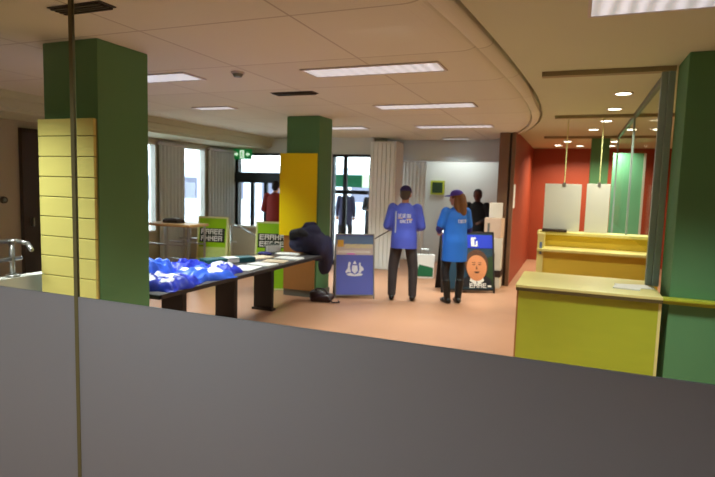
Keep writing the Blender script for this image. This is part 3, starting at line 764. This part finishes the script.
def heap(name, label, cat, loc, rz, w, d, h, mt, seed, print_boxes=None, group=None):
    rn = random.Random(seed); ph = [(rn.uniform(0, 6), rn.uniform(4, 9) if q < 5 else rn.uniform(11, 19), rn.uniform(0, PI)) for q in range(10)]
    bm = bmesh.new(); N = 40
    def z(u, v):
        r = max(abs(u), abs(v)) * .75 + .25 * math.hypot(u, v)
        e = max(0.0, 1 - r ** 3.2) ** .6
        n = sum(math.sin(f * (u * math.cos(a) + v * math.sin(a)) + p) for p, f, a in ph) / 7.5
        return h * e * (1 + .55 * n) + .004
    def edge(u, v, k):
        a = math.atan2(v, u); return k * (1 + .10 * math.sin(3 * a + ph[0][0]) + .06 * math.sin(7 * a + ph[1][0]))
    g = [[bm.verts.new((edge(u, v, u) * w / 2, edge(u, v, v) * d / 2, z(u, v))) for v in [-1 + 2 * j / N for j in range(N + 1)]] for u in [-1 + 2 * i / N for i in range(N + 1)]]
    for i in range(N):
        for j in range(N): bm.faces.new((g[i][j], g[i + 1][j], g[i + 1][j + 1], g[i][j + 1]))
    b = [g[i][0] for i in range(N + 1)] + [g[N][j] for j in range(1, N + 1)] + [g[i][N] for i in range(N - 1, -1, -1)] + [g[0][j] for j in range(N - 1, 0, -1)]
    lo = [bm.verts.new((v.co.x, v.co.y, 0)) for v in b]
    for i in range(len(b)): k = (i + 1) % len(b); bm.faces.new((b[i], b[k], lo[k], lo[i]))
    bm.faces.new(lo)
    bmesh.ops.recalc_face_normals(bm, faces=bm.faces)
    m = MB(); m.bm.free(); m.bm = bm
    bv = BVHTree.FromBMesh(bm)
    o = m.build(name, mt, None, smooth=True); o.location = loc; o.rotation_euler = (0, 0, rz); tag(o, label, cat, group)
    if print_boxes:
        for (x0, x1, y0, y1) in print_boxes:
            m = MB(); pb = m.bm
            n = 5; vv = []
            for i in range(n + 1):
                row = []
                for j in range(n + 1):
                    x = x0 + (x1 - x0) * i / n; yy = y0 + (y1 - y0) * j / n
                    hit = bv.ray_cast(Vector((x, yy, 1)), Vector((0, 0, -1)))[0]
                    row.append(pb.verts.new((x, yy, (hit.z if hit else .01) + .003)))
                vv.append(row)
            for i in range(n):
                for j in range(n): pb.faces.new((vv[i][j], vv[i + 1][j], vv[i + 1][j + 1], vv[i][j + 1]))
            m.build('print', M['print'], o)
    return o
def pr(seed, w, d, n=7):  # white print, enlarged to paint in the plastic's bright specular patches too
    rn = random.Random(seed); out = []
    for k in range(n):
        x = rn.uniform(-w * .3, w * .25); y = rn.uniform(-d * .3, d * .25); out.append((x, x + rn.uniform(.06, .13), y, y + rn.uniform(.05, .12)))
    return out
G = 'blue plastic bags on the table'
heap('plastic_bag', 'crumpled blue bag with white print at the near front corner of the table', 'bag', (-3.44, 3.88, .72), .2, .48, .50, .10, M['blue_bag'], 1, pr(1, .5, .62, 10), G)
heap('plastic_bag', 'crumpled blue bag with pale print in the middle front of the bag pile', 'bag', (-3.45, 4.40, .72), -.2, .46, .52, .09, M['light_blue_bag'], 2, pr(2, .46, .55), G)
heap('plastic_bag', 'smooth lighter blue bag lying on the back edge of the bag pile', 'bag', (-3.80, 4.02, .73), .1, .36, .62, .17, M['light_blue_bag'], 3, pr(3, .38, .6, 3), G)
heap('plastic_bag', 'deep blue bag at the far right end of the bag pile next to the papers', 'bag', (-3.52, 4.84, .72), .25, .42, .34, .075, M['blue_bag'], 4, pr(4, .4, .3, 5), G)
heap('plastic_bag', 'dark folded blue bag behind the others near the teal folder', 'bag', (-3.82, 4.66, .72), -.1, .30, .50, .10, M['blue_bag'], 5, None, G)
t = thing('folder_box', 'long dark teal box with a white label on the table behind the papers', 'box', (-3.86, 5.45, .72), R(-30))
m = MB(); m.box(-.10, .10, -.32, .32, 0, .06, bev=.005); m.build('case', M['teal_card'], t)
m = MB(); m.box(.1, .103, -.05, .10, .008, .052); m.box(-.08, .103, -.05, .10, .06, .063); m.build('label_strip', M['paper'], t)
P = [(-3.42, 5.16, .12, .26, .34, .010, 'paper', 'white paper pile directly right of the blue bags'), (-3.40, 5.50, -.08, .30, .22, .014, 'paper', 'white paper pile on the front edge of the table, second from the bags'),
     (-3.42, 5.83, .2, .28, .22, .008, 'paper_warm', 'cream paper sheet between the white paper piles on the table'), (-3.40, 6.14, .05, .32, .24, .016, 'paper', 'white paper pile near the far end of the table'),
     (-3.78, 6.02, -.3, .24, .32, .012, 'paper_warm', 'cream leaflet pile behind the white papers'), (-3.62, 6.50, .15, .30, .22, .020, 'paper', 'white paper pile beside the navy coat'),
     (-3.80, 5.05, .4, .24, .18, .008, 'paper', 'small white leaflet behind the deep blue bag')]
for x, y, r, w, d, h, mt, l in P:
    m = MB()
    n = 4
    for k in range(n):
        q = random.uniform(-.012, .012); m.box(-w / 2 + q, w / 2 + q, -d / 2 - q, d / 2 - q, h * k / n, h * (k + 1) / n)
    o = m.build('paper_pile', M[mt]); o.location = (x, y, .72); o.rotation_euler = (0, 0, r); tag(o, l, 'paper', 'papers on the table')
t = thing('leaflet_holder', 'small clear and grey leaflet holder at the back of the far table', 'leaflet holder', (-3.86, 6.52, .72), R(60))
m = MB(); m.box(-.11, .11, -.06, .06, 0, .02); m.box(-.11, .11, .03, .05, .02, .13); m.build('stand', M['alu'], t)
m = MB(); m.box(-.10, .10, -.02, .025, .02, .11, mtx=Matrix.Rotation(-.25, 4, 'X')); m.build('leaflets', M['paper'], t)
m = MB(); m.ell((0, 0, .025), (.11, .06, .028)); o = m.build('pouch', M['navy_sleeve'], None, True); o.location = (-3.84, 6.26, .72); tag(o, 'small violet pouch lying behind the papers on the table', 'pouch')
m = MB(); m.cyl((0, 0, 0), (0, 0, .085), .032, .04, 20); o = m.build('paper_cup', M['paper'], None, True); o.location = (-3.90, 6.72, .72); tag(o, 'white paper cup at the far end of the table', 'cup')

# navy coat bundle over the far end of the table, handbag on the floor
t = thing('coat', 'bulky navy coat draped over the far end of the table', 'coat', (-3.42, 6.70, .75))
m = MB()
m.ell((0, .0, .19), (.24, .17, .22)); m.ell((-.12, -.02, .12), (.19, .15, .13)); m.ell((.14, .06, .10), (.17, .15, .24)); m.ell((.06, .0, .33), (.15, .12, .12))
m.ell((.22, .22, -.08), (.11, .12, .28)); m.ell((.16, .25, -.22), (.09, .08, .16)); m.ell((.27, .14, .05), (.08, .12, .22))
m.box(-.2, .1, -.12, .12, .004, .08, bev=.03)
m.fuse('body', M['navy_coat'], t, voxel=.016, smooth=3); t.scale = (.9, .9, .9)
m = MB(); m.chain([(-.26, -.02, .20), (-.20, -.1, .28), (-.08, -.12, .31), (.04, -.1, .27)], [.055, .07, .07, .06]); m.fuse('sleeve', M['black_cloth'], t, voxel=.013)
m = MB(); m.chain([(.1, .0, .44), (.0, -.04, .42), (-.06, -.03, .36)], [.04, .05, .04]); m.fuse('collar', M['navy_coat'], t, voxel=.013)
t = thing('handbag', 'slumped dark leather handbag on the floor at the foot of the middle pillar', 'bag', (-3.34, 7.02, 0), R(15))
m = MB(); m.ell((0, 0, .07), (.19, .11, .075)); m.ell((-.08, 0, .10), (.11, .09, .08)); m.box(-.16, .16, -.09, .09, .002, .08, bev=.03); m.fuse('body', M['leather'], t, voxel=.01)
m = MB(); m.tube([(-.12, -.02, .13), (-.06, -.06, .20), (.04, -.07, .20), (.11, -.04, .11)], .011); m.build('handle', M['leather'], t, True)
m = MB(); m.tube([(.10, -.08, .09), (.18, -.14, .02), (.27, -.06, .012), (.24, .05, .012)], .010); m.build('strap', M['leather'], t, True)

# shopping bag and low things between the two people
t = thing('shopping_bag', 'white and green paper shopping bag standing behind the two people', 'bag', (-2.58, 9.9, 0), R(20))
m = MB(); m.prism([(-.17, 0), (.17, 0), (.19, .44), (-.19, .44)], -.08, .08); m.build('sack', M['paper'], t)
m = MB(); m.prism([(-.15, .03), (.16, .03), (.165, .2), (-.1, .26)], -.084, -.08); m.build('green_print', M['green_cloth'], t)
for y in (-.06, .06):
    m = MB(); m.tube([(-.08, y, .43), (-.07, y, .54), (.07, y, .54), (.08, y, .43)], .006); m.build('handle', M['steel'], t)

# ------------------------------------------------------------------ people
def rotz(v, a): return Vector((v[0] * math.cos(a) - v[1] * math.sin(a), v[0] * math.sin(a) + v[1] * math.cos(a), v[2]))
def project_print(target, cells, name, mt, parent, off=.004, sub=4):
    """print on cloth: quads laid on the back (-y side) of a garment; cells = (x0,x1,z0,z1)"""
    me = target.data; bm = bmesh.new(); bm.from_mesh(me); bv = BVHTree.FromBMesh(bm)
    m = MB(); pb = m.bm
    for x0, x1, z0, z1 in cells:
        n = max(2, sub); vv = []
        ok = True
        for i in range(n + 1):
            row = []
            for j in range(n + 1):
                x = x0 + (x1 - x0) * i / n; z = z0 + (z1 - z0) * j / n
                h = bv.ray_cast(Vector((x, -1, z)), Vector((0, 1, 0)))[0]
                if h is None: ok = False; row.append(None)
                else: row.append(pb.verts.new((x, h.y - off, z)))
            vv.append(row)
        if ok:
            for i in range(n):
                for j in range(n): pb.faces.new((vv[i][j], vv[i][j + 1], vv[i + 1][j + 1], vv[i + 1][j]))
    bm.free()
    return m.build(name, mt, parent)
def word(x0, x1, z, h, n, seed):
    rn = random.Random(seed); out = []; cw = (x1 - x0) / n; s = cw * .26
    for i in range(n):
        a = x0 + i * cw; b = a + cw * .82; k = rn.randrange(3)
        out.append((a, a + s, z, z + h))
        if k != 1: out.append((b - s, b, z, z + h))
        if k != 2: out.append((a + s, b - s, z + h - s, z + h))
        if k != 0: out.append((a + s, b - s, z, z + s))
        else: out.append((a + s, b - s, z + h * .4, z + h * .4 + s))
    return out

def person(label, loc, rz, H, skin, top_m, leg_m, hair_m, arms, head_yaw=0.0, head_pitch=0.0, cap_m=None, long_hair=False,
           sleeve_m=None, short_sleeve=False, woman=False, skirt=False, boots=False, stance=.13, voxel=.0075, loose=1.0, hemz=.86, group=None, feet_turn=(0.12, -0.12)):
    k = H / 1.72
    t = thing('person', label, 'person', loc, rz, group)
    S = lambda *p: Vector((p[0] * k, p[1] * k, p[2] * k))
    sw = .165 if woman else .185; hw = .10
    hip = [S(s * hw * .95, 0, .90) for s in (-1, 1)]; knee = [S(s * (hw + stance * .35), .02, .49) for s in (-1, 1)]; ank = [S(s * stance * 1.05, -.01, .085) for s in (-1, 1)]
    sh = [S(s * sw, 0, 1.40) for s in (-1, 1)]
    el, wr = [], []
    for i, s in enumerate((-1, 1)):
        e, w = arms[i]; el.append(S(s * e[0], e[1], e[2])); wr.append(S(s * w[0], w[1], w[2]))
    hc = S(0, .015, 1.60)
    HM = Matrix.Translation(hc) @ Matrix.Rotation(head_yaw, 4, 'Z') @ Matrix.Rotation(head_pitch, 4, 'X') @ Matrix.Scale(k, 4)
    # body: one continuous surface
    m = MB()
    m.loft([(z * k, 0, cy * k, rx * k, ry * k) for z, cy, rx, ry in [(.84, 0, .13, .09), (.93, -.01, .155, .105), (1.08, 0, .125, .085), (1.25, 0, .15, .10), (1.36, -.005, .155, .09), (1.42, -.01, .10, .065)]])
    m.cap(S(0, -.01, 1.40), S(0, .0, 1.54), .055 * k, .052 * k)
    for i in (0, 1):
        m.chain([hip[i], knee[i], ank[i]], [.078 * k, .052 * k, .036 * k])
        m.cap(ank[i], ank[i] + S(0, .13, -.045), .034 * k, .028 * k)
        m.chain([sh[i], el[i], wr[i]], [.048 * k, .037 * k, .026 * k])
        # hand: palm, four bent fingers of their own length, thumb from the side of the palm
        d = (wr[i] - el[i]).normalized(); s = (-1, 1)[i]
        side = d.cross(Vector((0, 0, 1)));
        if side.length < .2: side = Vector((0, 1, 0))
        side.normalize(); nrm = side.cross(d).normalized()
        pc_ = wr[i] + d * .05 * k
        m.cap(wr[i], pc_, .026 * k, .024 * k)
        for f in range(4):
            q = pc_ + side * (f - 1.5) * .019 * k; m.cap(wr[i] + d * .02 * k + side * (f - 1.5) * .010 * k, q, .014 * k, .0125 * k, 8)
            ln = (.062, .074, .070, .054)[f] * k
            a = q + d * ln * .55 - nrm * .008; b = a + d * ln * .35 - nrm * ln * .4
            m.cap(q, a, .0105 * k, .0098 * k, 8); m.cap(a, b, .0098 * k, .0088 * k, 8)
        ts = -side if (side.x * s) > 0 else side
        a = wr[i] + d * .03 * k + ts * .022 * k; b = a + d * .03 * k + ts * .022 * k; cc = b + d * .028 * k + ts * .004 * k - nrm * .008
        m.cap(a, b, .0125 * k, .011 * k, 8); m.cap(b, cc, .011 * k, .009 * k, 8)
    hb = MB()
    hb.ell((0, 0, .015), (.073, .092, .098)); hb.ell((0, .022, -.05), (.056, .066, .062)); hb.ell((0, .062, -.083), (.026, .024, .022))
    hb.cap((0, .088, .012), (0, .108, -.022), .009, .014, 8)
    for s in (-1, 1):
        hb.ell((s * .075, -.008, -.01), (.012, .022, .034)); hb.ell((s * .03, .083, .028), (.024, .012, .01)); hb.ell((s * .035, .07, -.02), (.022, .02, .02))
    bmesh.ops.transform(hb.bm, matrix=HM, verts=hb.bm.verts)
    tm = bpy.data.meshes.new('t'); hb.bm.to_mesh(tm); hb.bm.free(); m.bm.from_mesh(tm); bpy.data.meshes.remove(tm)
    m.fuse('body', skin, t, voxel=voxel, smooth=2)
    for s in (-1, 1):
        e = MB(); e.ell((s * .031, .087, .014), (.012, .008, .008)); bmesh.ops.transform(e.bm, matrix=HM, verts=e.bm.verts); e.build('eye', M['eye'], t, True)
    e = MB(); e.ell((0, .090, -.048), (.023, .009, .007)); bmesh.ops.transform(e.bm, matrix=HM, verts=e.bm.verts); e.build('mouth', M['lip'], t, True)
    # hair
    hr = MB()
    hr.ell((0, -.012, .035), (.083, .098, .092)); hr.ell((0, -.05, -.01), (.075, .062, .075))
    if long_hair:
        hr.chain([(0, -.075, .02), (0, -.10, -.08), (.0, -.115, -.20)], [.075, .078, .06]); hr.chain([(-.065, -.03, 0), (-.075, -.04, -.10), (-.06, -.07, -.20)], [.03, .04, .035]); hr.chain([(.065, -.03, 0), (.075, -.04, -.10), (.06, -.07, -.20)], [.03, .04, .035])
    bmesh.ops.transform(hr.bm, matrix=HM, verts=hr.bm.verts)
    # keep the face clear of hair
    fwd = (HM.to_3x3() @ Vector((0, 1, -.3))).normalized(); co = HM @ Vector((0, .055, .05))
    hr.fuse('hair', hair_m, t, voxel=.010, smooth=3, cut=[(co, fwd)])
    if cap_m is not None:
        cp = MB(); cp.ell((0, -.006, .062), (.090, .106, .080)); bmesh.ops.transform(cp.bm, matrix=HM, verts=cp.bm.verts)
        dn = (HM.to_3x3() @ Vector((0, -.12, -1))).normalized(); co = HM @ Vector((0, 0, .052))
        co_o = cp.fuse('cap', cap_m, t, voxel=.008, smooth=2, cut=[(co, dn)])
        b = MB(); bm = b.bm; rows = []
        for zz in (.056, .050):
            for rr, dz in ((.088, 0), (.12, -.004), (.16, -.014), (.178, -.022)):
                rows.append([bm.verts.new((.9 * (.088 + (rr - .088) * .15) * math.cos(a), .035 + rr * math.sin(a) * .95, zz + dz)) for a in [PI * (.05 + .9 * j / 12) for j in range(13)]])
        for base in (0, 4):
            for a, c in zip(rows[base:base + 4], rows[base + 1:base + 4]):
                for j in range(12): bm.faces.new((a[j], a[j + 1], c[j + 1], c[j]))
        for j in range(12): bm.faces.new((rows[3][j], rows[3][j + 1], rows[7][j + 1], rows[7][j]))
        bmesh.ops.recalc_face_normals(bm, faces=bm.faces)
        bmesh.ops.transform(bm, matrix=HM, verts=bm.verts); b.build('brim', cap_m, co_o, True)
    # trousers or skirt
    m = MB()
    m.loft([(z * k, 0, cy * k, rx * k, ry * k) for z, cy, rx, ry in [(.82, -.005, .155, .115), (.90, -.012, .172, .128), (.98, -.006, .16, .115), (1.06, 0, .145, .10)]])
    for i in (0, 1): m.chain([hip[i], knee[i], ank[i] + S(0, 0, .0)], [.098 * k, .078 * k, .062 * k] if not boots else [.092 * k, .062 * k, .045 * k])
    if skirt: m.loft([(z * k, 0, 0, rx * k, ry * k) for z, rx, ry in [(.44, .20, .16), (.6, .195, .15), (.8, .18, .13), (.95, .16, .115)]])
    m.fuse('skirt' if skirt else 'trousers', leg_m, t, voxel=.011, smooth=3, cut=[(S(0, 0, .075), Vector((0, 0, -1)))])
    for i, s in enumerate((-1, 1)):
        m = MB(); f = rotz((0, .15 * k, 0), feet_turn[i])
        a = Vector((ank[i].x, ank[i].y, .048 * k))
        m.cap(a - f * .25, a + f * .55, .042 * k, .045 * k); m.cap(a + f * .55, a + f + Vector((0, 0, -.014 * k)), .044 * k, .032 * k); m.cap(a, ank[i] + S(0, 0, .03), .045 * k, .046 * k)
        if boots: m.chain([ank[i], ank[i] + (knee[i] - ank[i]) * .62], [.052 * k, .066 * k])
        m.fuse('boot' if boots else 'shoe', M['shoe'], t, voxel=.009, smooth=2, cut=[(Vector((0, 0, .003)), Vector((0, 0, -1)))])
    # top garment
    m = MB(); lo = loose; nar = .93 if woman else 1.0
    m.loft([(z * k, 0, cy * k, rx * k * nar, ry * k) for z, cy, rx, ry in [(hemz - .03, -.005, .192 * lo, .145 * lo), (.96, -.008, .188 * lo, .14 * lo), (1.08, 0, .178 * lo, .128 * lo), (1.22, 0, .190, .132), (1.33, -.005, .192, .122), (1.40, -.012, .165, .095), (1.445, -.012, .105, .075), (1.48, -.008, .068, .066)]])
    for i in (0, 1):
        if short_sleeve: m.cap(sh[i], sh[i] + (el[i] - sh[i]) * .75, .078 * k, .070 * k)
        else: m.chain([sh[i], el[i], wr[i] - (wr[i] - el[i]) * .06], [.075 * k, .062 * k, .046 * k])
    top = m.fuse('jacket' if not short_sleeve else 'tunic', top_m, t, voxel=.011, smooth=3, cut=[(S(0, 0, hemz), Vector((0, 0, -1)))])
    if sleeve_m is not None:
        for i in (0, 1):
            m = MB(); m.chain([sh[i] + (el[i] - sh[i]) * .4, el[i], wr[i] - (wr[i] - el[i]) * .06], [.060 * k, .056 * k, .040 * k]); m.fuse('sleeve', sleeve_m, t, voxel=.011, smooth=2)
    return t, top, wr, el, k

bent = ((.25, -.03, 1.13), (.17, .20, 1.10))
bent_r = ((.27, .0, 1.13), (.24, .23, 1.06))
hang = ((.24, -.02, 1.12), (.25, .06, .87))
# man in the violet-blue jacket, seen from behind
t, top, wr, el, k = person('person in violet-blue jacket and navy cap seen from behind beside the blue board', (-2.33, 7.70, 0), R(14), 1.70, M['skin'], M['jacket_blue'], M['trouser'], M['hair_grey'],
    (((.26, -.02, 1.13), (.20, .21, 1.07)), ((.26, -.01, 1.13), (.19, .22, 1.08))), head_yaw=-.1, cap_m=M['navy_cap'], stance=.15, loose=1.05, hemz=.80)
cells = word(-.09, .10, 1.25, .055, 6, 5) + word(-.06, .11, 1.17, .045, 5, 6)
o = project_print(top, cells, 'back_print', M['print'], t); o['label'] = 'white lettering across the back'
o = project_print(top, [(.03, .12, 1.215, 1.235), (-.10, -.02, 1.232, 1.245)], 'back_stripe', M['carton_beige'], t)
o = project_print(top, [(-.135, -.115, 1.02 + .08 * i, 1.10 + .08 * i) for i in range(4)], 'strap', M['lanyard'], t)
# the thin dark stick held in the left hand, reaching to the board
h = Vector((wr[0].x, wr[0].y, wr[0].z)); hw_ = Vector((-2.33, 7.70, 0)) + rotz(h, R(14)) + rotz((0, .07, -.01), R(14))
st = MB(); st.cyl((0, 0, 0), (-.24, -.12, -.16), .008, seg=10); pass
o = st.build('stick', M['black']); o.location = hw_; tag(o, 'thin dark stick in the left hand of the blue jacket person', 'stick')

# woman in the bright blue tunic
t, top, wr, el, k = person('person with long light brown hair, purple cap and bright blue tunic, looking left', (-1.60, 7.86, 0), R(38), 1.66, M['skin'], M['tee_blue'], M['black_cloth'], M['hair_brown'],
    (((.25, .03, 1.14), (.15, .24, 1.08)), ((.24, .02, 1.13), (.15, .22, 1.05))), head_yaw=R(38), cap_m=M['purple_cap'], long_hair=True, sleeve_m=M['navy_sleeve'], short_sleeve=True, woman=True, boots=True, stance=.085, loose=1.12, hemz=.66)
o = project_print(top, word(-.02, .12, 1.20, .05, 5, 9), 'back_print', M['print'], t); o['label'] = 'small white lettering on the back'
leaf_loc = Vector((-1.60, 7.86, 0)) + rotz((0, .33, 1.02), R(38))
m = MB()
for q in range(4): m.box(-.10 + q * .004, .10 + q * .004, -.07, .07, q * .004, q * .004 + .003)
o = m.build('leaflet', M['paper']); o.location = leaf_loc; o.rotation_euler = (.25, .1, R(38)); tag(o, 'white leaflets held by the person in the bright blue tunic', 'leaflet')

# others
person('person with dark hair and black jacket standing behind the portrait board', (-1.70, 10.3, 0), R(165), 1.70, M['skin_dark'], M['black_cloth'], M['black_cloth'], M['hair_dark'],
    (bent, bent), head_yaw=.15, voxel=.01, sleeve_m=None)
person('person in dark red jumper with their back turned at the left entrance', (-5.86, 9.95, 0), R(8), 1.75, M['skin'], M['red_jumper'], M['trouser'], M['hair_dark'],
    (bent, bent), voxel=.01, loose=1.06)
person('person in navy coat outside the right doorway, left of two', (-6.15, 14.4, -.04), R(20), 1.70, M['skin'], M['navy_coat'], M['black_cloth'], M['hair_grey'], (hang, hang), voxel=.012, hemz=.62, loose=1.1)
person('person in black coat outside the right doorway, right of two', (-5.40, 14.6, -.04), R(-150), 1.68, M['skin'], M['black_cloth'], M['black_cloth'], M['hair_dark'], (hang, bent), voxel=.012, hemz=.62, loose=1.1)

# ------------------------------------------------------------------ daylight
w = bpy.data.worlds.new('sky'); SC.world = w; w.use_nodes = True
nt = w.node_tree; bg = nt.nodes['Background']
bg.inputs['Color'].default_value = (0.80, 0.91, 1.0, 1); bg.inputs['Strength'].default_value = 9.0

# ------------------------------------------------------------------ view
vs = SC.view_settings
SC.display_settings.display_device = 'sRGB'
vs.view_transform = 'Standard'; vs.look = 'None'; vs.gamma = 1; vs.exposure = -0.12
try: vs.use_curve_mapping = False
except Exception: pass
cy = SC.cycles
cy.max_bounces = 8; cy.diffuse_bounces = 4; cy.glossy_bounces = 3; cy.transparent_max_bounces = 12; cy.transmission_bounces = 4
cy.caustics_reflective = False; cy.caustics_refractive = False
cy.sample_clamp_indirect = 4
cy.use_denoising = True
